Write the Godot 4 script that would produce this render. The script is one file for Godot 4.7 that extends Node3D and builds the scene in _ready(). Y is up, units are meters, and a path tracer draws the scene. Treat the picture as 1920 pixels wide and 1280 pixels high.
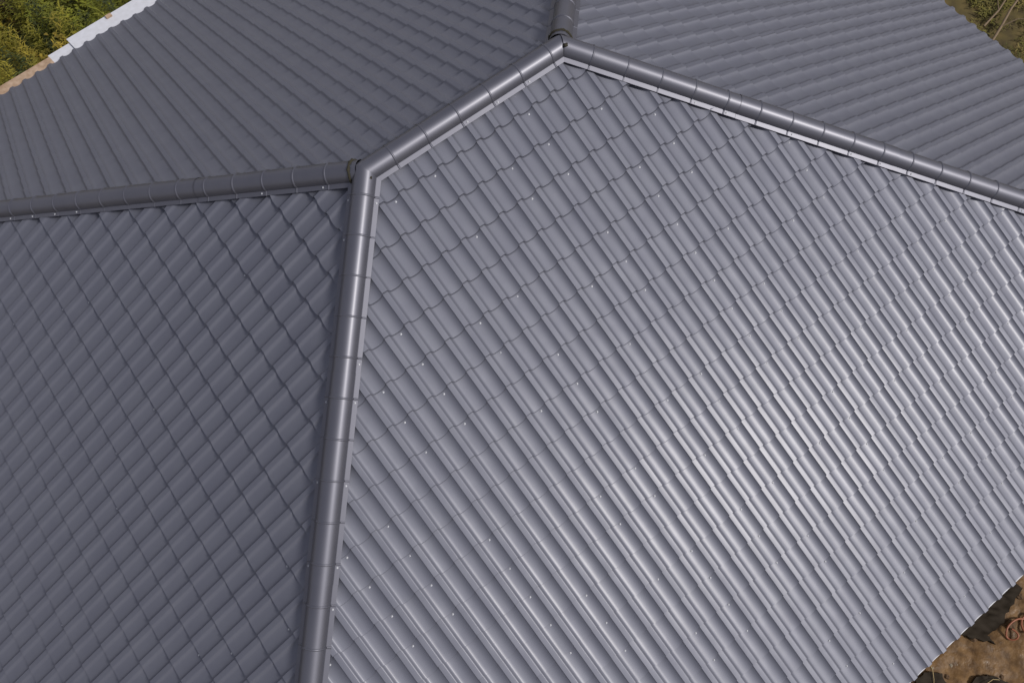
extends Node3D
# Grey metal-tile hip roof seen from the air. World origin: the ground under the middle of the ridge.
# +X runs along the ridge, +Z is the downslope side of the sunlit slope.

const W := 0.22791            # width of one pressed wave
const ST := 0.35              # length of one pressed step
const HS := 0.032             # height of the step
const DRAFT := 0.0042
const GROOVE := 0.001          # the press line under the step
const LR := 2.32884           # length of the ridge
const RY := 6.2               # height of the ridge above the ground
const PT := [0.0, 0.018, 0.205, 0.245, 0.282, 0.325, 0.39, 0.50, 0.60, 0.68, 0.755, 0.825, 0.885, 0.94, 0.975, 1.0]
const PH := [0.030, 0.0304, 0.0300, 0.0274, 0.0200, 0.0112, 0.0060, 0.0030, 0.0018, 0.0018, 0.0032, 0.0062, 0.0105, 0.0168, 0.0230, 0.030]

var pr := 0.46607             # pitches of the four slopes, radians
var pl := 0.47364
var pt := 0.44526
var pe := 0.47223
var ridge_a := Vector3(-LR / 2.0, RY, 0)
var ridge_b := Vector3(LR / 2.0, RY, 0)
var cam_pos := Vector3.ZERO
var cam_right := Vector3.ZERO
var cam_down := Vector3.ZERO
var cam_fwd := Vector3.ZERO
var PD: Array = []
var wob := FastNoiseLite.new()
var house: Node3D
var M := {}
var taken := {}

# ------------------------------------------------------------------ naming and small helpers
func numbered(called: String) -> String:
	if not taken.has(called):
		taken[called] = 0
		return called
	taken[called] += 1
	return "%s_%03d" % [called, taken[called]]

func tag(o: Node, label: String, category: String, group := "") -> void:
	o.set_meta("label", label)
	o.set_meta("category", category)
	if group != "":
		o.set_meta("group", group)

func structure(o: Node, called: String) -> void:
	o.name = called
	o.set_meta("kind", "structure")
	add_child(o)

func mesh_of(v: PackedVector3Array, n: PackedVector3Array, c := PackedColorArray()) -> ArrayMesh:
	var a := []
	a.resize(Mesh.ARRAY_MAX)
	a[Mesh.ARRAY_VERTEX] = v
	a[Mesh.ARRAY_NORMAL] = n
	if c.size() == v.size():
		a[Mesh.ARRAY_COLOR] = c
	var m := ArrayMesh.new()
	m.add_surface_from_arrays(Mesh.PRIMITIVE_TRIANGLES, a)
	return m

func put(m: Mesh, mat: Material, called: String, parent: Node, at := Vector3.ZERO) -> MeshInstance3D:
	var o := MeshInstance3D.new()
	o.mesh = m
	o.material_override = mat
	o.name = called
	o.position = at
	parent.add_child(o, true)
	return o

func tri(v: PackedVector3Array, n: PackedVector3Array, a: Vector3, b: Vector3, c: Vector3, na: Vector3, nb: Vector3, nc: Vector3) -> void:
	var g := (b - a).cross(c - a)
	if g.length_squared() < 1e-14:
		return
	if g.dot(na + nb + nc) > 0.0:
		v.append(a); v.append(c); v.append(b)
		n.append(na); n.append(nc); n.append(nb)
	else:
		v.append(a); v.append(b); v.append(c)
		n.append(na); n.append(nb); n.append(nc)

func flat_quad(v: PackedVector3Array, n: PackedVector3Array, a: Vector3, b: Vector3, c: Vector3, d: Vector3, outward: Vector3) -> void:
	var g := (b - a).cross(c - a)
	if g.length_squared() < 1e-14:
		g = (c - a).cross(d - a)
	g = g.normalized()
	if g.dot(outward) < 0.0:
		g = -g
	tri(v, n, a, b, c, g, g, g)
	tri(v, n, a, c, d, g, g, g)

# a bar with chamfered long edges between two points
func bar(v: PackedVector3Array, n: PackedVector3Array, p0: Vector3, p1: Vector3, side: Vector3, up: Vector3, w: float, h: float, ch := 0.004) -> void:
	var d := (p1 - p0).normalized()
	side = (side - d * side.dot(d)).normalized()
	up = (up - d * up.dot(d)).normalized()
	var ring := [Vector2(-w / 2 + ch, h), Vector2(w / 2 - ch, h), Vector2(w / 2, h - ch), Vector2(w / 2, ch), Vector2(w / 2 - ch, 0), Vector2(-w / 2 + ch, 0), Vector2(-w / 2, ch), Vector2(-w / 2, h - ch)]
	var c0 := p0 + up * h / 2.0
	var c1 := p1 + up * h / 2.0
	for k in 8:
		var a: Vector2 = ring[k]
		var b: Vector2 = ring[(k + 1) % 8]
		var m := (a + b) / 2.0 - Vector2(0, h / 2)
		var o := side * m.x + up * m.y
		flat_quad(v, n, p0 + side * a.x + up * a.y, p0 + side * b.x + up * b.y, p1 + side * b.x + up * b.y, p1 + side * a.x + up * a.y, o)
		tri(v, n, c0, p0 + side * a.x + up * a.y, p0 + side * b.x + up * b.y, -d, -d, -d)
		tri(v, n, c1, p1 + side * a.x + up * a.y, p1 + side * b.x + up * b.y, d, d, d)

func tube(v: PackedVector3Array, n: PackedVector3Array, pts: Array, radii: Array, sides := 7) -> void:
	var prev_p := []
	var prev_n := []
	var up := Vector3.UP
	for i in pts.size():
		var d: Vector3 = (pts[min(i + 1, pts.size() - 1)] - pts[max(i - 1, 0)]).normalized()
		if absf(d.dot(up)) > 0.95:
			up = Vector3.RIGHT
		var s := d.cross(up).normalized()
		var u := s.cross(d).normalized()
		up = u
		var rp := []
		var rn := []
		for k in sides:
			var a := TAU * k / sides
			var o := s * cos(a) + u * sin(a)
			rp.append(pts[i] + o * radii[i])
			rn.append(o)
		if i > 0:
			for k in sides:
				var k2 := (k + 1) % sides
				tri(v, n, prev_p[k], prev_p[k2], rp[k2], prev_n[k], prev_n[k2], rn[k2])
				tri(v, n, prev_p[k], rp[k2], rp[k], prev_n[k], rn[k2], rn[k])
		else:
			for k in sides:
				tri(v, n, pts[0], rp[k], rp[(k + 1) % sides], -d, -d, -d)
		if i == pts.size() - 1:
			for k in sides:
				tri(v, n, pts[i], rp[k], rp[(k + 1) % sides], d, d, d)
		prev_p = rp
		prev_n = rn

func noise_tex(freq: float, lo: Color, hi: Color, sd: int, size := 512, normal := false, mid := Color(-1, 0, 0)) -> NoiseTexture2D:
	var nz := FastNoiseLite.new()
	nz.noise_type = FastNoiseLite.TYPE_SIMPLEX_SMOOTH
	nz.seed = sd
	nz.frequency = freq
	nz.fractal_octaves = 5
	var t := NoiseTexture2D.new()
	t.width = size
	t.height = size
	t.seamless = true
	t.noise = nz
	if normal:
		t.as_normal_map = true
		t.bump_strength = 4.0
	else:
		var g := Gradient.new()
		g.set_color(0, lo)
		g.set_color(1, hi)
		if mid.r >= 0.0:
			g.add_point(0.5, mid)
		t.color_ramp = g
	return t

func lin(r: float, g: float, b: float) -> Color:
	return Color(r, g, b).linear_to_srgb()

func mat(col: Color, rough: float, tex: Texture2D = null, scale := 1.0) -> StandardMaterial3D:
	var m := StandardMaterial3D.new()
	m.albedo_color = col
	m.roughness = rough
	if tex:
		m.albedo_texture = tex
		m.uv1_triplanar = true
		m.uv1_world_triplanar = true
		m.uv1_scale = Vector3.ONE * scale
	return m

# ------------------------------------------------------------------ start
func _ready() -> void:
	setup_camera_and_light()
	make_materials()
	wob.seed = 5
	wob.frequency = 0.55
	wob.fractal_octaves = 2
	PD.resize(PT.size())
	for i in PT.size():
		var a: int = max(i - 1, 0)
		var b: int = min(i + 1, PT.size() - 1)
		PD[i] = (PH[b] - PH[a]) / ((PT[b] - PT[a]) * W)
	PD[0] = 0.0
	PD[1] = 0.0
	PD[PT.size() - 1] = (PH[-1] - PH[-2]) / ((PT[-1] - PT[-2]) * W)
	build_ground()
	build_house()
	build_yard()
	build_plants()

func setup_camera_and_light() -> void:
	cam_right = Vector3(0.79266376, -0.05108571, 0.60751495).normalized()
	cam_fwd = Vector3(0.20118998, -0.91874062, -0.33976206).normalized()
	cam_down = cam_fwd.cross(cam_right).normalized()
	cam_pos = Vector3(-1.35060471 - LR / 2.0, 6.28700854 + RY, 4.54808706)
	var cam := Camera3D.new()
	cam.name = "camera"
	cam.transform = Transform3D(Basis(cam_right, -cam_down, -cam_fwd), cam_pos)
	cam.fov = 45.82
	cam.near = 0.1
	cam.far = 900.0
	add_child(cam)
	cam.current = true

	var sky_mat := ProceduralSkyMaterial.new()
	sky_mat.sky_top_color = Color(0.62, 0.635, 0.70)
	sky_mat.sky_horizon_color = Color(0.90, 0.89, 0.91)
	sky_mat.sky_curve = 0.25
	sky_mat.ground_bottom_color = Color(0.30, 0.28, 0.22)
	sky_mat.ground_horizon_color = Color(0.60, 0.62, 0.62)
	sky_mat.sun_angle_max = 0.0
	var sky := Sky.new()
	sky.sky_material = sky_mat
	var env := Environment.new()
	env.background_mode = Environment.BG_SKY
	env.sky = sky
	env.tonemap_mode = Environment.TONE_MAPPER_LINEAR
	env.tonemap_exposure = 2.0
	env.background_energy_multiplier = 0.41
	env.sdfgi_enabled = true
	env.ssao_enabled = true
	env.ssil_enabled = true
	var we := WorldEnvironment.new()
	we.name = "sky"
	we.environment = env
	add_child(we)

	var sun := DirectionalLight3D.new()
	sun.name = "sun"
	var s := Vector3(0.40, 0.695, 0.597).normalized()
	sun.transform = Transform3D(Basis.looking_at(-s, Vector3.UP), Vector3(0, 30, 0))
	sun.light_energy = 0.5
	sun.light_color = Color(1.0, 0.98, 0.96)
	sun.light_angular_distance = 11.0
	sun.shadow_enabled = true
	add_child(sun)

func make_materials() -> void:
	# painted steel: a fine, faint mottling in colour and gloss
	var steel := mat(lin(0.154, 0.160, 0.193), 0.64, noise_tex(0.012, Color(0.93, 0.93, 0.95), Color(1, 1, 1), 11), 0.35)
	steel.roughness_texture = noise_tex(0.02, Color(0.88, 0.88, 0.88), Color(1, 1, 1), 12)
	steel.metallic_specular = 0.5
	steel.metallic = 0.48
	steel.clearcoat_enabled = true
	steel.clearcoat = 0.25
	steel.clearcoat_roughness = 0.27
	M.steel = steel
	var cap := mat(lin(0.140, 0.142, 0.168), 0.52, noise_tex(0.012, Color(0.93, 0.93, 0.95), Color(1, 1, 1), 13), 0.35)
	cap.metallic = 0.7
	cap.clearcoat_enabled = true
	cap.clearcoat = 0.3
	cap.clearcoat_roughness = 0.3
	M.cap = cap
	M.screw = mat(lin(0.42, 0.43, 0.46), 0.4)
	M.sealant = mat(lin(0.055, 0.048, 0.026), 0.9, noise_tex(0.05, Color(0.5, 0.5, 0.5), Color(1, 1, 1), 14), 3.0)
	M.white = mat(lin(0.62, 0.63, 0.68), 0.5, noise_tex(0.02, Color(0.93, 0.93, 0.92), Color(1, 1, 1), 15), 0.8)
	M.trim = mat(lin(0.50, 0.49, 0.46), 0.5)
	M.wood = mat(lin(0.50, 0.37, 0.27), 0.8, noise_tex(0.02, Color(0.78, 0.74, 0.68), Color(1, 1, 1), 16), 0.7)
	M.rough_wood = mat(lin(0.36, 0.22, 0.10), 0.9, noise_tex(0.05, Color(0.5, 0.45, 0.4), Color(1, 1, 1), 17), 2.5)
	M.plaster = mat(lin(0.42, 0.40, 0.36), 0.9, noise_tex(0.02, Color(0.8, 0.8, 0.78), Color(1, 1, 1), 18), 0.5)
	M.deck = mat(lin(0.12, 0.10, 0.08), 0.95)

# ------------------------------------------------------------------ the tiled slopes
func slope_of(o: Vector3, ds: Vector3, dt: Vector3, tc0: float, s0: float, halves: Array) -> Dictionary:
	var n := ds.cross(dt)
	if n.y < 0.0:
		n = -n
	return {o = o, s = ds, t = dt, n = n.normalized(), tc0 = tc0, s0 = s0, halves = halves}

func soff(h: float) -> float:
	return 0.030 * (1.0 - h / 0.030)

func inside(f: Dictionary, tc: float, s: float) -> bool:
	for h in f.halves:
		if h.x * tc + h.y * s + h.z < 0.0:
			return false
	return true

# the triangles of one pressed tile, in world space, cut at the hips and the eave
func tile(f: Dictionary, c: int, j: int, v: PackedVector3Array, n: PackedVector3Array) -> bool:
	var tc_a: float = f.tc0 + c * W
	var s_a: float = f.s0 + (j - 1) * ST
	var cnt := 0
	for a in [[0.0, -0.02], [W, -0.02], [0.0, ST + 0.06], [W, ST + 0.06]]:
		if inside(f, tc_a + a[0], s_a + a[1]):
			cnt += 1
	if cnt == 0:
		return false
	var lip := 0.0022 if posmod(c, 5) == 0 else 0.0       # a side lap of two sheets
	var row_j := 0.0009 * sin(j * 12.9898 + floorf(c / 5.0) * 4.1)
	var top := []
	var sec := []
	var bot := []
	for i in PT.size():
		var tc: float = tc_a + PT[i] * W
		var so := soff(PH[i])
		var sl: float = s_a + so + DRAFT
		var sh: float = s_a + ST + so
		var lp := lip if PT[i] < 0.25 else 0.0
		var h0: float = PH[i] + lp + 0.0035 * wob.get_noise_2d(tc * 3.0 + 40.0 * f.n.x, sl * 2.0 + 60.0 * f.n.z)
		var h1: float = PH[i] + lp + HS + row_j + 0.0035 * wob.get_noise_2d(tc * 3.0 + 40.0 * f.n.x, sh * 2.0 + 60.0 * f.n.z)
		var slope_s := (h1 - h0) / ST
		var e := 0.01
		var gt: float = PD[i] + 0.0035 * (wob.get_noise_2d((tc + e) * 3.0 + 40.0 * f.n.x, sl * 2.0 + 60.0 * f.n.z) - wob.get_noise_2d((tc - e) * 3.0 + 40.0 * f.n.x, sl * 2.0 + 60.0 * f.n.z)) / (2.0 * e)
		var nn: Vector3 = (f.n - f.t * gt - f.s * slope_s).normalized()
		top.append([tc, sl, h0 - GROOVE, (nn - f.s * 0.5).normalized()])
		sec.append([tc, sl + 0.013, h0 + slope_s * 0.013, nn])
		bot.append([tc, sh, h1, nn])
	for i in PT.size() - 1:
		emit(f, cnt == 4, [top[i], top[i + 1], sec[i + 1]], v, n)
		emit(f, cnt == 4, [top[i], sec[i + 1], sec[i]], v, n)
		emit(f, cnt == 4, [sec[i], sec[i + 1], bot[i + 1]], v, n)
		emit(f, cnt == 4, [sec[i], bot[i + 1], bot[i]], v, n)
		# the small pressed face under the front edge
		var fa: Vector3 = (f.s * HS + f.n * DRAFT).normalized()
		var q0 := [bot[i][0], bot[i][1], bot[i][2], fa]
		var q1 := [bot[i + 1][0], bot[i + 1][1], bot[i + 1][2], fa]
		var r0 := [bot[i][0], bot[i][1] + DRAFT, bot[i][2] - HS - GROOVE - 0.001, fa]
		var r1 := [bot[i + 1][0], bot[i + 1][1] + DRAFT, bot[i + 1][2] - HS - GROOVE - 0.001, fa]
		emit(f, cnt == 4, [q0, q1, r1], v, n)
		emit(f, cnt == 4, [q0, r1, r0], v, n)
	return v.size() > 0

func emit(f: Dictionary, whole: bool, poly: Array, v: PackedVector3Array, n: PackedVector3Array) -> void:
	if not whole:
		for h in f.halves:
			var out := []
			for k in poly.size():
				var p: Array = poly[k]
				var q: Array = poly[(k + 1) % poly.size()]
				var dp: float = h.x * p[0] + h.y * p[1] + h.z
				var dq: float = h.x * q[0] + h.y * q[1] + h.z
				if dp >= 0.0:
					out.append(p)
				if (dp >= 0.0) != (dq >= 0.0):
					var u := dp / (dp - dq)
					out.append([lerpf(p[0], q[0], u), lerpf(p[1], q[1], u), lerpf(p[2], q[2], u), (p[3] as Vector3).lerp(q[3], u)])
			poly = out
			if poly.size() < 3:
				return
	for k in range(1, poly.size() - 1):
		var a: Array = poly[0]
		var b: Array = poly[k]
		var c: Array = poly[k + 1]
		tri(v, n, on(f, a[0], a[1], a[2]), on(f, b[0], b[1], b[2]), on(f, c[0], c[1], c[2]), a[3], b[3], c[3])

func on(f: Dictionary, tc: float, s: float, h: float) -> Vector3:
	return f.o + f.t * tc + f.s * s + f.n * h

func in_view(p: Vector3) -> float:
	# how large a thing shows: 0 outside the frame
	var d := p - cam_pos
	var z := d.dot(cam_fwd)
	if z < 0.1:
		return 0.0
	var x := d.dot(cam_right) / z
	var y := d.dot(cam_down) / z
	if absf(x) > 0.63 or absf(y) > 0.42:
		return 0.0
	return 1.0 / d.length_squared()

func build_house() -> void:
	house = Node3D.new()
	house.name = "house"
	add_child(house)
	tag(house, "house under a large hipped roof of dark grey pressed steel tiles", "house")

	var cr := 1.0 / tan(pr)
	var cl := 1.0 / tan(pl)
	var ct := 1.0 / tan(pt)
	var ce := 1.0 / tan(pe)
	# half-planes in (across, down) of each slope
	var sunny := slope_of(ridge_a, Vector3(0, -sin(pr), cos(pr)), Vector3(1, 0, 0), -0.0823, 0.3095,
		[Vector3(1, sin(pr) * cl, 0), Vector3(-1, sin(pr) * ce, LR), Vector3(0, -1, 7.645), Vector3(0, 1, -0.02)])
	var shaded := slope_of(ridge_a, Vector3(-cos(pl), -sin(pl), 0), Vector3(0, 0, 1), -0.690, 0.882 - 0.7,
		[Vector3(-1, sin(pl) * cr, 0), Vector3(1, sin(pl) * ct, 0), Vector3(0, -1, 7.55), Vector3(0, 1, -0.02)])
	var rear := slope_of(ridge_a, Vector3(0, -sin(pt), -cos(pt)), Vector3(-1, 0, 0), 2.815 - 0.068 - 14.0 * W, 0.25,
		[Vector3(-1, sin(pt) * cl, 0), Vector3(1, sin(pt) * ce, LR), Vector3(-0.117, -1, 8.80), Vector3(0, 1, -0.02)])
	var far := slope_of(ridge_b, Vector3(cos(pe), -sin(pe), 0), Vector3(0, 0, -1), -1.5007 - 0.068, 0.25,
		[Vector3(1, sin(pe) * cr, 0), Vector3(-1, sin(pe) * ct, 0), Vector3(0.12, -1, 8.545), Vector3(0, 1, -0.02)])
	var faces := [sunny, shaded, rear, far]
	var says := ["sunlit slope with a broad glint of the sun on its tiles", "darkest slope, turned away from the sun, with thick shadow lines under each row", "slope above the white eave board", "slope above the mossy ground with the dead branches"]
	# list all tiles; the 300 that show largest become nodes of their own
	var all := []
	for fi in 4:
		var f: Dictionary = faces[fi]
		for j in range(-1, 27):
			for c in range(-75, 76):
				var tc: float = f.tc0 + (c + 0.5) * W
				var s: float = f.s0 + (j - 0.5) * ST
				if s < -0.3 or s > 9.4:
					continue
				var p := on(f, tc, s, 0.02)
				var seen := in_view(p) * absf((cam_pos - p).normalized().dot(f.n))
				if not inside(f, tc, s):
					seen = 0.0
				all.append([seen, fi, c, j])
	var order := all.duplicate()
	order.sort_custom(func(a, b): return a[0] > b[0])
	var own := {}
	for k in 300:
		own[[order[k][1], order[k][2], order[k][3]]] = true
	var rng := RandomNumberGenerator.new()
	rng.seed = 77
	var screw_mesh := screw_head()
	for fi in 4:
		var f: Dictionary = faces[fi]
		var deck := put(deck_mesh(f), M.deck, "roof_slope", house)
		deck.set_meta("label", says[fi])
		var fv := PackedVector3Array()
		var fn := PackedVector3Array()
		for a in all:
			if a[1] != fi:
				continue
			if own.has([a[1], a[2], a[3]]):
				var v := PackedVector3Array()
				var n := PackedVector3Array()
				if tile(f, a[2], a[3], v, n):
					put(mesh_of(v, n), M.steel, "tile", deck)
			else:
				tile(f, a[2], a[3], fv, fn)
			# screws through the pan, just under the front edge of the row above
			if a[0] > 0.0:
				var want := 0.0
				if fi == 0 and posmod(a[2], 5) in [0, 2]:
					want = 0.6
				elif fi == 1:
					want = 0.05
				elif fi == 2:
					want = 0.01
				if rng.randf() < want:
					var s: float = f.s0 + (a[3] - 1) * ST + 0.062
					var tc: float = f.tc0 + (a[2] + 0.70 + rng.randf_range(-0.02, 0.02)) * W
					if inside(f, tc - 0.12, s) and inside(f, tc + 0.12, s):
						var sc := put(screw_mesh, M.screw, "screw", deck, on(f, tc, s, 0.004))
						sc.basis = Basis(f.t, f.n, f.t.cross(f.n))
		var field := put(mesh_of(fv, fn), M.steel, "tile_field", deck)
		field.set_meta("kind", "stuff")

	build_caps(cr, cl, ct, ce, sunny, shaded, rear, far, screw_mesh)
	build_eaves(sunny, shaded, rear, far)
	build_walls()

func screw_head() -> ArrayMesh:
	var v := PackedVector3Array()
	var n := PackedVector3Array()
	var prof := [Vector2(0.0105, 0.0), Vector2(0.0105, 0.0025), Vector2(0.006, 0.003), Vector2(0.0058, 0.008), Vector2(0.0, 0.0095)]
	for i in prof.size() - 1:
		for k in 8:
			var a0 := TAU * k / 8.0
			var a1 := TAU * (k + 1) / 8.0
			var p: Vector2 = prof[i]
			var q: Vector2 = prof[i + 1]
			var mid := Vector3(cos((a0 + a1) / 2.0), 0.6, sin((a0 + a1) / 2.0))
			flat_quad(v, n, Vector3(cos(a0) * p.x, p.y, sin(a0) * p.x), Vector3(cos(a1) * p.x, p.y, sin(a1) * p.x), Vector3(cos(a1) * q.x, q.y, sin(a1) * q.x), Vector3(cos(a0) * q.x, q.y, sin(a0) * q.x), mid)
	return mesh_of(v, n)

# boarding under the tiles: the outline of the slope, 40 mm below the pans
func deck_mesh(f: Dictionary) -> ArrayMesh:
	var poly := [[-30.0, 0.02, -0.04, f.n], [30.0, 0.02, -0.04, f.n], [30.0, 20.0, -0.04, f.n], [-30.0, 20.0, -0.04, f.n]]
	var v := PackedVector3Array()
	var n := PackedVector3Array()
	emit(f, false, poly, v, n)
	return mesh_of(v, n)

# ------------------------------------------------------------------ ridge and hip caps
func cap_section(base: Vector3, d: Vector3, e1: Vector3, n1: Vector3, e2: Vector3, n2: Vector3, r: float, hh: float, fl: float) -> Array:
	# points and normals from one flange edge over the half round to the other
	var b1 := base + e1 * r + n1 * hh
	var b2 := base + e2 * r + n2 * hh
	var up := (n1 + n2).normalized()
	var c := (b1 + b2) / 2.0
	var out := []
	out.append([base + e1 * (r + fl) + n1 * (hh - 0.014), (e1 + n1 * 0.3).normalized()])
	out.append([base + e1 * (r + fl) + n1 * (hh - 0.0028), (n1 + e1 * 0.06).normalized()])
	out.append([b1 + e1 * 0.004, (n1 + e1 * 0.06).normalized()])
	for k in 17:
		var a := PI * k / 16.0
		var o := (b1 - c) * cos(a) + up * ((b1 - c).length() * 0.98 * sin(a))
		out.append([c + o, o.normalized()])
	out.append([b2 + e2 * 0.004, (n2 + e2 * 0.06).normalized()])
	out.append([base + e2 * (r + fl) + n2 * (hh - 0.0028), (n2 + e2 * 0.06).normalized()])
	out.append([base + e2 * (r + fl) + n2 * (hh - 0.014), (e2 + n2 * 0.3).normalized()])
	return out

func strip_between(v: PackedVector3Array, n: PackedVector3Array, a: Array, b: Array) -> void:
	for k in a.size() - 1:
		if k == 0 or k == 2 or k == a.size() - 2 or k == a.size() - 4:
			var o: Vector3 = (a[k][1] + a[k + 1][1])
			flat_quad(v, n, a[k][0], a[k + 1][0], b[k + 1][0], b[k][0], o)
		else:
			tri(v, n, a[k][0], a[k + 1][0], b[k + 1][0], a[k][1], a[k + 1][1], b[k + 1][1])
			tri(v, n, a[k][0], b[k + 1][0], b[k][0], a[k][1], b[k + 1][1], b[k][1])

func cap_run(p0: Vector3, d: Vector3, length: float, e1: Vector3, n1: Vector3, e2: Vector3, n2: Vector3, first: float, miter0: Variant, miter1: Variant, says: String, screw_mesh: Mesh, sd: int) -> void:
	var r := 0.096
	var hh := 0.067
	var fl := 0.046
	var rng := RandomNumberGenerator.new()
	rng.seed = sd
	var piece := 1.885
	var starts := []
	var x := 0.0 if miter0 != null else 0.03
	var cuts := [x]
	var nx := first + 4.5 * 0.377
	while nx < length - 0.4:
		cuts.append(nx)
		nx += piece
	cuts.append(length)
	for k in cuts.size() - 1:
		var a: float = cuts[k] - (0.05 if k > 0 else 0.0)
		var b: float = cuts[k + 1]
		var grow := 0.0025 * (k % 2)
		var v := PackedVector3Array()
		var n := PackedVector3Array()
		var sag := rng.randf_range(-0.003, 0.003)
		var prev := []
		var steps := 6
		for s in steps + 1:
			var u := float(s) / steps
			var lift := sag * sin(PI * u)
			var sec := cap_section(p0 + d * lerpf(a, b, u) + Vector3.UP * lift, d, e1, n1, e2, n2, r + grow, hh + grow, fl)
			if s == 0 and k == 0 and miter0 != null:
				sec = slide(sec, d, p0, miter0)
			if s == steps and k == cuts.size() - 2 and miter1 != null:
				sec = slide(sec, d, p0 + d * length, miter1)
			if s > 0:
				strip_between(v, n, prev, sec)
			prev = sec
		var cap := put(mesh_of(v, n), M.cap, "ridge_cap", house)
		if k == 0:
			cap.set_meta("label", says)
		# pressed beads across the cap
		var m: float = first
		while m < b - 0.02:
			if m > a + 0.045:
				var rv := PackedVector3Array()
				var rn := PackedVector3Array()
				var pv := []
				for q in 7:
					var w := (q / 6.0 - 0.5) * 0.022
					var bump := 0.0065 * sin(PI * q / 6.0)
					var sc := cap_section(p0 + d * (m + w), d, e1, n1, e2, n2, r + grow + bump, hh + grow + bump * 0.6 + 0.0003, fl + 0.001 - bump)
					var tilt := -cos(PI * q / 6.0) * 0.75
					for z in sc:
						z[1] = (z[1] + d * tilt * -1.0 * -1.0).normalized()
					if q > 0:
						for z in sc.size() - 1:
							tri(rv, rn, pv[z][0], pv[z + 1][0], sc[z + 1][0], pv[z][1], pv[z + 1][1], sc[z + 1][1])
							tri(rv, rn, pv[z][0], sc[z + 1][0], sc[z][0], pv[z][1], sc[z + 1][1], sc[z][1])
					pv = sc
				put(mesh_of(rv, rn), M.cap, "rib", cap)
				for side in 2:
					if rng.randf() < 0.5:
						var e := e1 if side == 0 else e2
						var nn := n1 if side == 0 else n2
						var so := put(screw_mesh, M.screw, "screw", cap, p0 + d * (m + rng.randf_range(0.03, 0.06)) + e * (r + fl * 0.5) + nn * (hh + grow + 0.0005))
						so.basis = Basis(d, nn, d.cross(nn))
			m += 0.377

func slide(sec: Array, d: Vector3, at: Vector3, pn: Vector3) -> Array:
	var out := []
	for z in sec:
		var p: Vector3 = z[0]
		var u := -(p - at).dot(pn) / d.dot(pn)
		out.append([p + d * u, z[1]])
	return out

func across(f: Dictionary, d: Vector3, probe: Vector3) -> Vector3:
	# direction in the slope, square to the hip, pointing away from it
	var e: Vector3 = f.n.cross(d).normalized()
	return e if e.dot(probe) > 0.0 else -e

func build_caps(cr: float, cl: float, ct: float, ce: float, sunny: Dictionary, shaded: Dictionary, rear: Dictionary, far: Dictionary, screw_mesh: Mesh) -> void:
	var ab := Vector3(1, 0, 0)
	var al := Vector3(-cl, -1, -ct).normalized()
	var ad := Vector3(-cl, -1, cr).normalized()
	var br := Vector3(ce, -1, cr).normalized()
	var bt := Vector3(ce, -1, -ct).normalized()
	var ma := (ab - ad).normalized()
	var mb := (-ab - br).normalized()
	cap_run(ridge_a, ab, LR, sunny.s, sunny.n, rear.s, rear.n, 0.28, ma, mb, "level half-round ridge cap along the top of the roof", screw_mesh, 3)
	cap_run(ridge_a, ad, 3.44 / -ad.y, across(sunny, ad, ab), sunny.n, across(shaded, ad, -ab), shaded.n, 0.23, ma, null, "hip cap between the sunlit slope and the darkest slope", screw_mesh, 4)
	cap_run(ridge_a, al, 3.6 / -al.y, across(rear, al, ab), rear.n, across(shaded, al, Vector3(0, 0, 1)), shaded.n, 0.38, null, null, "hip cap between the darkest slope and the slope with the white eave board", screw_mesh, 5)
	cap_run(ridge_b, br, 3.44 / -br.y, across(sunny, br, -ab), sunny.n, across(far, br, Vector3(0, 0, -1)), far.n, 0.32, mb, null, "hip cap with a bright flange above the sunlit slope", screw_mesh, 6)
	cap_run(ridge_b, bt, 3.6 / -bt.y, across(rear, bt, -ab), rear.n, across(far, bt, Vector3(0, 0, 1)), far.n, 0.42, null, null, "hip cap behind the ridge end", screw_mesh, 7)
	# dabs of sealant and moss where three caps meet
	sealant_bead(ridge_a, al, across(rear, al, ab), rear.n, across(shaded, al, Vector3(0, 0, 1)), shaded.n, 0.105, 21)
	sealant_bead(ridge_b, bt, across(rear, bt, -ab), rear.n, across(far, bt, Vector3(0, 0, 1)), far.n, 0.105, 23)
	sealant_dab(ridge_a + Vector3(-0.015, 0.078, 0.118), 0.026, 22)
	sealant_dab(ridge_b + Vector3(0.005, 0.115, 0.085), 0.030, 24)

func sealant_bead(p0: Vector3, d: Vector3, e1: Vector3, n1: Vector3, e2: Vector3, n2: Vector3, from: float, sd: int) -> void:
	var rng := RandomNumberGenerator.new()
	rng.seed = sd
	var sec := cap_section(p0 + d * from, d, e1, n1, e2, n2, 0.098, 0.067, 0.046)
	var pts := []
	var rad := []
	for k in range(3, 20):
		pts.append(sec[k][0] + d * rng.randf_range(-0.006, 0.006))
		rad.append(rng.randf_range(0.009, 0.019))
	var v := PackedVector3Array()
	var n := PackedVector3Array()
	tube(v, n, pts, rad, 7)
	put(mesh_of(v, n), M.sealant, "sealant", house)

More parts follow.
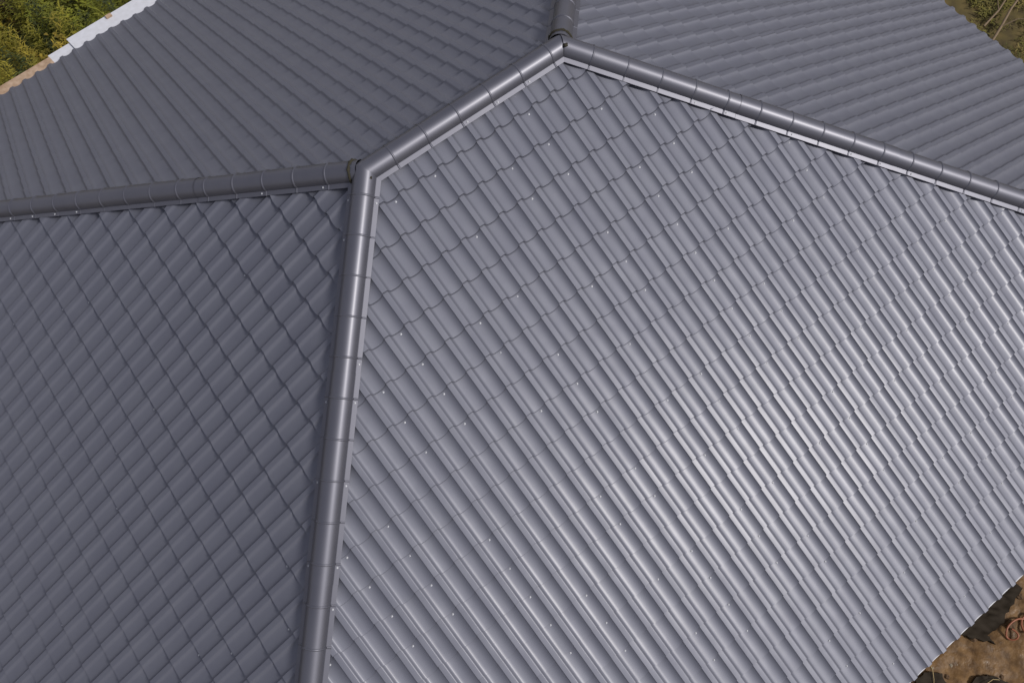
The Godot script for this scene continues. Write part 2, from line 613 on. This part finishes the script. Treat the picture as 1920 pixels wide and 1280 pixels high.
func sealant_dab(at: Vector3, r: float, sd: int) -> void:
	var rng := RandomNumberGenerator.new()
	rng.seed = sd
	var v := PackedVector3Array()
	var n := PackedVector3Array()
	var nz := FastNoiseLite.new()
	nz.seed = sd
	nz.frequency = 4.0
	var pts := []
	for i in 9:
		var row := []
		for k in 14:
			var th := PI * i / 8.0
			var ph := TAU * k / 14.0
			var o := Vector3(sin(th) * cos(ph), cos(th) * 0.5, sin(th) * sin(ph))
			var w := r * (0.8 + 0.5 * nz.get_noise_3dv(o * 0.2 + at))
			row.append([o * w, o.normalized()])
		pts.append(row)
	for i in 8:
		for k in 14:
			var a: Array = pts[i][k]
			var b: Array = pts[i][(k + 1) % 14]
			var c: Array = pts[i + 1][(k + 1) % 14]
			var d: Array = pts[i + 1][k]
			tri(v, n, a[0], b[0], c[0], a[1], b[1], c[1])
			tri(v, n, a[0], c[0], d[0], a[1], c[1], d[1])
	put(mesh_of(v, n), M.sealant, "sealant", house, at)

# ------------------------------------------------------------------ eaves and walls
func build_eaves(sunny: Dictionary, shaded: Dictionary, rear: Dictionary, far: Dictionary) -> void:
	# pale drip edge under the last row of the sunlit slope
	var v := PackedVector3Array()
	var n := PackedVector3Array()
	bar(v, n, on(sunny, -6.6, 7.66, -0.022), on(sunny, 9.0, 7.66, -0.022), sunny.s, sunny.n, 0.05, 0.02)
	put(mesh_of(v, n), M.white, "drip_edge", house)
	v = PackedVector3Array(); n = PackedVector3Array()
	bar(v, n, on(sunny, -6.6, 7.60, -0.20), on(sunny, 9.0, 7.60, -0.20), sunny.s, sunny.n, 0.03, 0.17)
	put(mesh_of(v, n), M.rough_wood, "fascia_board", house)
	v = PackedVector3Array(); n = PackedVector3Array()
	bar(v, n, on(shaded, -6.8, 7.52, -0.20), on(shaded, 6.6, 7.52, -0.20), shaded.s, shaded.n, 0.03, 0.17)
	put(mesh_of(v, n), M.rough_wood, "fascia_board", house)
	v = PackedVector3Array(); n = PackedVector3Array()
	bar(v, n, on(far, -6.4, 7.74, -0.20), on(far, 7.4, 9.40, -0.20), far.s, far.n, 0.03, 0.17)
	put(mesh_of(v, n), M.rough_wood, "fascia_board", house)
	# boards laid flat beyond the rear eave: white boards with a lapped joint, then bare timber
	var e := func(tc: float, out: float, up: float) -> Vector3:
		return on(rear, tc, 8.80 - 0.117 * tc, 0.0) + Vector3(0, up, -out)
	var boards := [
		[-9.0, 1.62, 0.19, -0.035, 0.36, 0.035, "white", "long white eave board, lapped over its neighbour"],
		[1.50, 2.02, 0.14, -0.075, 0.34, 0.035, "white", "short white eave board beside the bare timber"],
		[2.02, 8.2, 0.16, -0.10, 0.20, 0.07, "wood", "bare pale timber board at the eave"],
		[2.04, 8.2, 0.0, -0.19, 0.16, 0.14, "rough_wood", "rough brown timber under the edge of the tiles"]]
	for b in boards:
		v = PackedVector3Array(); n = PackedVector3Array()
		bar(v, n, e.call(b[0], b[2], b[3]), e.call(b[1], b[2], b[3]), Vector3(0, 0, 1), Vector3.UP, b[4], b[5], 0.006)
		var o := put(mesh_of(v, n), M[b[6]], "eave_board", house)
		o.set_meta("label", b[7])
	v = PackedVector3Array(); n = PackedVector3Array()
	bar(v, n, e.call(0.90, 0.30, 0.002), e.call(0.80, 0.30, 0.002), Vector3(0, 0, 1), Vector3.UP, 0.06, 0.04)
	put(mesh_of(v, n), M.wood, "wood_block", house)

func build_walls() -> void:
	var x0 := ridge_a.x - 6.0
	var x1 := ridge_b.x + 6.6
	var z0 := -6.9
	var z1 := 6.2
	var h := 2.45
	var th := 0.35
	var quads := [[Vector3((x0 + x1) / 2, h / 2, z1), Vector3(x1 - x0 + th, h, th)], [Vector3((x0 + x1) / 2, h / 2, z0), Vector3(x1 - x0 + th, h, th)],
		[Vector3(x0, h / 2, (z0 + z1) / 2), Vector3(th, h, z1 - z0 - th)], [Vector3(x1, h / 2, (z0 + z1) / 2), Vector3(th, h, z1 - z0 - th)]]
	for q in quads:
		var b := BoxMesh.new()
		b.size = q[1]
		put(b, M.plaster, "wall", house, q[0])
	var c := BoxMesh.new()
	c.size = Vector3(x1 - x0 + th, 0.12, z1 - z0 + th)
	put(c, M.wood, "attic_floor", house, Vector3((x0 + x1) / 2, h + 0.063, (z0 + z1) / 2))

# ------------------------------------------------------------------ ground
func build_ground() -> void:
	var g := PlaneMesh.new()
	g.size = Vector2(600, 600)
	var gm := mat(Color(1, 1, 1), 0.95, noise_tex(0.01, lin(0.050, 0.036, 0.014), lin(0.15, 0.105, 0.036), 31, 1024, false, lin(0.09, 0.068, 0.020)), 0.22)
	var o := MeshInstance3D.new()
	o.mesh = g
	o.material_override = gm
	structure(o, "ground")

func height_mud(x: float, z: float, nz: FastNoiseLite) -> float:
	return 0.03 + 0.09 * nz.get_noise_2d(x, z) + 0.045 * nz.get_noise_2d(x * 3.7 + 9, z * 3.7)

func build_yard() -> void:
	# wet, trodden mud along the wall under the sunlit slope
	var nz := FastNoiseLite.new()
	nz.seed = 8
	nz.frequency = 0.55
	nz.fractal_octaves = 4
	var v := PackedVector3Array()
	var n := PackedVector3Array()
	var nx := 130
	var nzc := 60
	var st := 0.065
	var ox := 0.2
	var oz := 6.5
	var hs := []
	for i in nx + 1:
		var row := []
		for k in nzc + 1:
			var x := ox + i * st
			var z := oz + k * st
			var edge: float = min(min(i, nx - i), min(k, nzc - k)) / 8.0
			row.append(Vector3(x, lerpf(-0.05, maxf(height_mud(x, z, nz), 0.004) + 0.03, clampf(edge, 0, 1)), z))
		hs.append(row)
	for i in nx:
		for k in nzc:
			var q := []
			for c in [[i, k], [i + 1, k], [i + 1, k + 1], [i, k + 1]]:
				var a: int = c[0]
				var b: int = c[1]
				var dx: Vector3 = hs[min(a + 1, nx)][b] - hs[max(a - 1, 0)][b]
				var dz: Vector3 = hs[a][min(b + 1, nzc)] - hs[a][max(b - 1, 0)]
				q.append([hs[a][b], dz.cross(dx).normalized()])
			tri(v, n, q[0][0], q[1][0], q[2][0], q[0][1], q[1][1], q[2][1])
			tri(v, n, q[0][0], q[2][0], q[3][0], q[0][1], q[2][1], q[3][1])
	var mud := mat(Color(1, 1, 1), 0.85, noise_tex(0.009, lin(0.060, 0.031, 0.011), lin(0.25, 0.145, 0.058), 33, 1024, false, lin(0.145, 0.080, 0.030)), 0.6)
	mud.metallic_specular = 0.35
	mud.normal_enabled = true
	mud.normal_texture = noise_tex(0.04, Color.BLACK, Color.WHITE, 34, 512, true)
	mud.normal_scale = 0.45
	mud.roughness_texture = noise_tex(0.010, Color(0.3, 0.3, 0.3), Color(1, 1, 1), 35)
	var mo := MeshInstance3D.new()
	mo.mesh = mesh_of(v, n)
	mo.material_override = mud
	structure(mo, "mud_path")
	# dark brown rumpled sheets over the mud, the largest along the foot of the wall
	var sheet_m := mat(lin(0.030, 0.023, 0.016), 0.8)
	sheet_m.metallic_specular = 0.25
	sheet(nz, sheet_m, [Vector2(2.1, 6.8), Vector2(2.2, 7.38), Vector2(2.41, 7.51), Vector2(2.54, 7.65), Vector2(2.71, 7.86), Vector2(2.68, 7.73), Vector2(3.0, 7.73), Vector2(3.11, 7.66), Vector2(3.24, 7.67), Vector2(3.57, 7.58), Vector2(3.5, 7.42), Vector2(3.9, 7.5), Vector2(4.3, 7.3), Vector2(4.2, 6.8)], "large rumpled dark sheet along the foot of the wall", 1)
	sheet(nz, sheet_m, [Vector2(1.36, 7.58), Vector2(1.46, 7.50), Vector2(1.63, 7.50), Vector2(1.80, 7.66), Vector2(1.74, 7.86), Vector2(1.5, 7.9)], "small dark sheet lying in the mud", 2)
	sheet(nz, sheet_m, [Vector2(1.96, 8.06), Vector2(2.14, 7.97), Vector2(2.28, 8.06), Vector2(2.40, 8.2), Vector2(2.42, 8.5), Vector2(2.1, 8.5)], "dark sheet with a straw arching over it", 3)
	# orange cable thrown down in loops
	var pts := []
	var rad := []
	for i in 70:
		var u := i / 69.0
		var a := u * TAU * 2.6
		var x := 2.92 + u * 0.55 + 0.13 * cos(a) * (0.7 + 0.4 * sin(u * 5.0))
		var z := 7.86 + 0.16 * u + 0.11 * sin(a)
		pts.append(Vector3(x, maxf(height_mud(x, z, nz), 0.004) + 0.075 + 0.02 * sin(a * 1.7), z))
		rad.append(0.013)
	v = PackedVector3Array(); n = PackedVector3Array()
	tube(v, n, pts, rad, 7)
	var co := put(mesh_of(v, n), mat(lin(0.26, 0.085, 0.038), 0.5), "cable", self)
	tag(co, "orange red cable thrown down in loops on the mud", "cable")
	# stones
	var stone_m := mat(lin(0.40, 0.34, 0.25), 0.8, noise_tex(0.06, Color(0.6, 0.58, 0.55), Color(1, 1, 1), 51), 4.0)
	var clod_m := mat(lin(0.14, 0.078, 0.032), 0.8, noise_tex(0.05, Color(0.6, 0.58, 0.55), Color(1, 1, 1), 52), 3.0)
	var rng := RandomNumberGenerator.new()
	rng.seed = 15
	for i in 30:
		var x := rng.randf_range(1.4, 4.2)
		var z := rng.randf_range(7.35, 8.9)
		var pale := i % 3 == 0
		var r := rng.randf_range(0.015, 0.035) if pale else rng.randf_range(0.03, 0.075)
		var st2 := put(stone_mesh(r, 100 + i), stone_m if pale else clod_m, numbered("stone" if pale else "clod"), self, Vector3(x, maxf(height_mud(x, z, nz), 0.004) + 0.03, z))
		if pale:
			tag(st2, "small pale stone pressed into the mud below the sunlit slope", "stone", "pale stones in the mud")
		else:
			tag(st2, "lump of brown earth lying on the mud below the sunlit slope", "clod", "earth lumps on the mud")
	# two dry straws
	var straw_m := mat(lin(0.50, 0.38, 0.18), 0.7)
	straw([Vector3(1.80, 0.10, 7.42), Vector3(1.73, 0.16, 7.55), Vector3(1.64, 0.15, 7.66), Vector3(1.58, 0.09, 7.72)], straw_m, "dry straw curving out of the mud at the edge of the roof")
	straw([Vector3(2.02, 0.08, 8.22), Vector3(2.12, 0.16, 8.10), Vector3(2.28, 0.17, 8.12), Vector3(2.42, 0.10, 8.26)], straw_m, "dry straw arching over a small dark sheet")

func straw(pts: Array, material: Material, label: String) -> void:
	var v := PackedVector3Array()
	var n := PackedVector3Array()
	var c := Curve3D.new()
	for i in pts.size():
		var d: Vector3 = (pts[min(i + 1, pts.size() - 1)] - pts[max(i - 1, 0)]) * 0.18
		c.add_point(pts[i], -d, d)
	var p := []
	var r := []
	for i in 14:
		p.append(c.sample_baked(c.get_baked_length() * i / 13.0))
		r.append(lerpf(0.006, 0.002, i / 13.0))
	tube(v, n, p, r, 5)
	tag(put(mesh_of(v, n), material, numbered("straw"), self), label, "straw")

func stone_mesh(r: float, sd: int) -> ArrayMesh:
	var nz := FastNoiseLite.new()
	nz.seed = sd
	nz.frequency = 0.8
	var v := PackedVector3Array()
	var n := PackedVector3Array()
	var g := []
	for i in 8:
		var row := []
		for k in 11:
			var th := PI * i / 7.0
			var ph := TAU * k / 11.0
			var o := Vector3(sin(th) * cos(ph), cos(th) * 0.65, sin(th) * sin(ph))
			row.append(o * r * (1.0 + 0.45 * nz.get_noise_3dv(o * 1.6)))
		g.append(row)
	for i in 7:
		for k in 11:
			var a: Vector3 = g[i][k]
			var b: Vector3 = g[i][(k + 1) % 11]
			var c: Vector3 = g[i + 1][(k + 1) % 11]
			var d: Vector3 = g[i + 1][k]
			flat_quad(v, n, a, b, c, d, (a + b + c + d))
	return mesh_of(v, n)

func sheet(nz: FastNoiseLite, material: Material, outline: Array, label: String, sd: int) -> void:
	var fine := FastNoiseLite.new()
	fine.seed = sd
	fine.frequency = 2.2
	var poly := PackedVector2Array()
	for i in outline.size():
		var a: Vector2 = outline[i]
		var b: Vector2 = outline[(i + 1) % outline.size()]
		for k in 6:
			var p := a.lerp(b, k / 6.0)
			poly.append(p + Vector2(fine.get_noise_2d(p.x * 3, p.y * 3), fine.get_noise_2d(p.y * 3 + 7, p.x * 3)) * 0.05)
	var v := PackedVector3Array()
	var n := PackedVector3Array()
	var cell := 0.06
	var lo := Vector2(1e9, 1e9)
	var hi := -lo
	for p in poly:
		lo = lo.min(p)
		hi = hi.max(p)
	var hgt := func(x: float, z: float) -> float:
		return maxf(height_mud(x, z, nz), 0.004) + 0.075 + 0.03 * absf(fine.get_noise_2d(x, z)) + 0.012 * fine.get_noise_2d(x * 4, z * 4)
	var x := lo.x
	while x < hi.x:
		var z := lo.y
		while z < hi.y:
			var sq := PackedVector2Array([Vector2(x, z), Vector2(x + cell, z), Vector2(x + cell, z + cell), Vector2(x, z + cell)])
			for piece in Geometry2D.intersect_polygons(sq, poly):
				for k in range(1, piece.size() - 1):
					var t := []
					for q in [piece[0], piece[k], piece[k + 1]]:
						var h0: float = hgt.call(q.x, q.y)
						var nn := Vector3(h0 - hgt.call(q.x + 0.02, q.y), 0.02, h0 - hgt.call(q.x, q.y + 0.02)).normalized()
						t.append([Vector3(q.x, h0, q.y), nn])
					tri(v, n, t[0][0], t[1][0], t[2][0], t[0][1], t[1][1], t[2][1])
			z += cell
		x += cell
	# turned-down edge
	for i in poly.size():
		var a := poly[i]
		var b := poly[(i + 1) % poly.size()]
		var ha: float = hgt.call(a.x, a.y)
		var hb: float = hgt.call(b.x, b.y)
		var mid := (lo + hi) / 2.0
		flat_quad(v, n, Vector3(a.x, ha, a.y), Vector3(b.x, hb, b.y), Vector3(b.x, hb - 0.05, b.y), Vector3(a.x, ha - 0.05, a.y), Vector3((a + b).x / 2 - mid.x, 0.1, (a + b).y / 2 - mid.y))
	tag(put(mesh_of(v, n), material, numbered("dark_sheet"), self), label, "plastic sheet")

# one weed: a bundle of bent, pointed leaves up a stem
func weed_mesh(leaves: int, tall: float, ln: float, wd: float, droop: float, sd: int) -> ArrayMesh:
	var rng := RandomNumberGenerator.new()
	rng.seed = sd
	var v := PackedVector3Array()
	var n := PackedVector3Array()
	var c := PackedColorArray()
	for i in leaves:
		var u := float(i) / leaves
		var az := rng.randf() * TAU
		var base := Vector3(rng.randfn(0, 0.03), tall * (0.15 + 0.85 * u), rng.randfn(0, 0.03))
		var out := Vector3(cos(az), 0, sin(az))
		var side := Vector3(-sin(az), 0, cos(az))
		var l := ln * rng.randf_range(0.6, 1.2) * (1.15 - 0.5 * u)
		var w := wd * rng.randf_range(0.7, 1.2)
		var lift := rng.randf_range(0.1, 0.9)
		var p1 := base + out * l * 0.5 + Vector3.UP * l * lift * 0.5
		var p2 := base + out * l + Vector3.UP * l * (lift * 0.6 - droop)
		var tone := rng.randf_range(0.65, 1.15)
		var col := Color(tone, tone, tone)
		var b := v.size()
		var nn := (Vector3.UP + out * 0.4 * rng.randf_range(-1, 1)).normalized()
		tri(v, n, base, p1 - side * w * 0.5, p1 + side * w * 0.5, nn, nn, nn)
		tri(v, n, p1 - side * w * 0.5, p1 + side * w * 0.5, p2, nn, nn, nn)
		for k in v.size() - b:
			c.append(col)
	return mesh_of(v, n, c)

func scatter(called: String, m: Mesh, material: Material, spots: Array, label: String, category: String) -> void:
	var mm := MultiMesh.new()
	mm.transform_format = MultiMesh.TRANSFORM_3D
	mm.use_colors = true
	mm.mesh = m
	mm.instance_count = spots.size()
	for i in spots.size():
		mm.set_instance_transform(i, spots[i][0])
		mm.set_instance_color(i, spots[i][1])
	var o := MultiMeshInstance3D.new()
	o.multimesh = mm
	o.material_override = material
	o.name = called
	o.set_meta("kind", "stuff")
	tag(o, label, category)
	add_child(o)

func leaf_material() -> StandardMaterial3D:
	var m := StandardMaterial3D.new()
	m.vertex_color_use_as_albedo = true
	m.roughness = 0.75
	m.cull_mode = BaseMaterial3D.CULL_DISABLED
	m.backlight_enabled = true
	m.backlight = Color(0.35, 0.36, 0.08)
	return m

func build_plants() -> void:
	var rng := RandomNumberGenerator.new()
	rng.seed = 91
	var leafm := leaf_material()
	var patch := FastNoiseLite.new()
	patch.seed = 4
	patch.frequency = 0.35
	# thicket behind the house
	var broad := []
	var feather := []
	for i in 4200:
		var p := Vector3(rng.randf_range(-11.0, 5.0), 0, rng.randf_range(-19.0, -9.0))
		var d := (Vector2(p.x, p.z) - Vector2(-3.4, -11.9))
		if absf(d.dot(Vector2(0.93, 0.36))) < 0.16 and absf(d.dot(Vector2(-0.36, 0.93))) < 1.0:
			continue
		var g := patch.get_noise_2d(p.x, p.z)
		var dry := clampf(0.5 + g * 1.1 + (-p.x - 3.2) * 0.30, 0.0, 1.0)
		var k := rng.randf_range(0.7, 1.25)
		var col := Color(0.175, 0.19, 0.014).lerp(Color(0.36, 0.26, 0.028), dry * rng.randf_range(0.5, 1.1)) * k
		if rng.randf() < 0.2:
			col = Color(0.055, 0.070, 0.014) * k
		var sc := rng.randf_range(0.6, 1.35)
		var b := Basis(Vector3.UP, rng.randf() * TAU).rotated(Vector3(rng.randfn(0, 1), 0, rng.randfn(0, 1)).normalized(), rng.randf_range(0, 0.25)).scaled(Vector3.ONE * sc)
		if rng.randf() < 0.3:
			broad.append([Transform3D(b, p), col])
		else:
			feather.append([Transform3D(b, p), col])
	scatter("broadleaf_weeds", weed_mesh(46, 1.0, 0.17, 0.062, 0.25, 1), leafm, broad, "broad leafed green weeds in the thicket beyond the white eave board", "weeds")
	scatter("feathery_weeds", weed_mesh(110, 1.25, 0.17, 0.019, 0.05, 2), leafm, feather, "feathery yellow green weeds in the thicket beyond the white eave board", "weeds")
	# short moss and grass beyond the far slope
	var moss := []
	for i in 9000:
		var p := Vector3(rng.randf_range(9.2, 16.5), 0, rng.randf_range(-4.5, 5.0))
		var g := patch.get_noise_2d(p.x * 2.5, p.z * 2.5)
		if g < -0.08 and rng.randf() < 0.85:
			continue
		var col := Color(0.125, 0.115, 0.014).lerp(Color(0.24, 0.18, 0.05), rng.randf() * rng.randf()) * rng.randf_range(0.6, 1.25)
		var b := Basis(Vector3.UP, rng.randf() * TAU).scaled(Vector3.ONE * rng.randf_range(0.5, 1.3))
		moss.append([Transform3D(b, p), col])
	scatter("short_grass", weed_mesh(14, 0.07, 0.11, 0.018, 0.1, 3), leafm, moss, "short mossy olive grass beside the far eave", "grass")
	# dead branches lying on the grass, and one fallen into the thicket
	M.branch = mat(lin(0.34, 0.26, 0.17), 0.85, noise_tex(0.06, Color(0.55, 0.5, 0.45), Color(1, 1, 1), 41), 3.0)
	M.old_branch = mat(lin(0.09, 0.055, 0.03), 0.9, noise_tex(0.06, Color(0.5, 0.5, 0.45), Color(1, 1, 1), 42), 3.0)
	branch([Vector3(11.05, 0.05, 0.80), Vector3(11.5, 0.16, 0.66), Vector3(11.95, 0.2, 0.50), Vector3(12.6, 0.45, 0.35)], [0.026, 0.024, 0.022, 0.018],
		[[Vector3(11.5, 0.16, 0.66), Vector3(11.72, 0.30, 0.78), Vector3(11.85, 0.34, 0.95)], [Vector3(12.2, 0.3, 0.44), Vector3(12.5, 0.42, 0.62), Vector3(12.75, 0.45, 0.9)]], M.branch, "long pale dead branch with side twigs lying on the mossy grass", "branch")
	branch([Vector3(11.35, 0.08, 0.42), Vector3(11.8, 0.14, 0.36), Vector3(12.6, 0.3, 0.12)], [0.02, 0.018, 0.012],
		[[Vector3(11.8, 0.14, 0.36), Vector3(11.95, 0.2, 0.18), Vector3(12.2, 0.24, 0.05)]], M.branch, "thinner pale dead branch lying next to the long one", "branch")
	branch([Vector3(12.35, 0.10, 0.95), Vector3(12.7, 0.18, 0.7), Vector3(13.3, 0.3, 0.5)], [0.05, 0.045, 0.035],
		[[Vector3(12.7, 0.18, 0.7), Vector3(12.95, 0.3, 0.85), Vector3(13.2, 0.35, 1.1)]], M.branch, "thick pale dead branch at the back of the mossy grass", "branch")
	branch([Vector3(-3.9, 0.9, -13.2), Vector3(-3.45, 0.75, -12.0), Vector3(-3.15, 0.6, -11.2), Vector3(-2.95, 0.2, -10.6)], [0.05, 0.07, 0.08, 0.09],
		[[Vector3(-3.45, 0.75, -12.0), Vector3(-3.7, 1.0, -11.7), Vector3(-3.85, 1.2, -11.4)]], M.old_branch, "dark brown dead trunk fallen among the weeds", "trunk")

func branch(pts: Array, radii: Array, twigs: Array, material: Material, label: String, category: String) -> void:
	var root := Node3D.new()
	root.name = numbered("dead_branch")
	root.position = Vector3(pts[0].x, 0, pts[0].z)
	add_child(root)
	tag(root, label, category)
	var v := PackedVector3Array()
	var n := PackedVector3Array()
	var loc := []
	for p in pts:
		loc.append(p - root.position)
	tube(v, n, loc, radii, 9)
	put(mesh_of(v, n), material, "limb", root)
	for t in twigs:
		v = PackedVector3Array()
		n = PackedVector3Array()
		loc = []
		var rr := []
		for k in t.size():
			loc.append(t[k] - root.position)
			rr.append(lerpf(radii[-1] * 0.8, 0.006, float(k) / (t.size() - 1)))
		tube(v, n, loc, rr, 6)
		put(mesh_of(v, n), material, "twig", root)
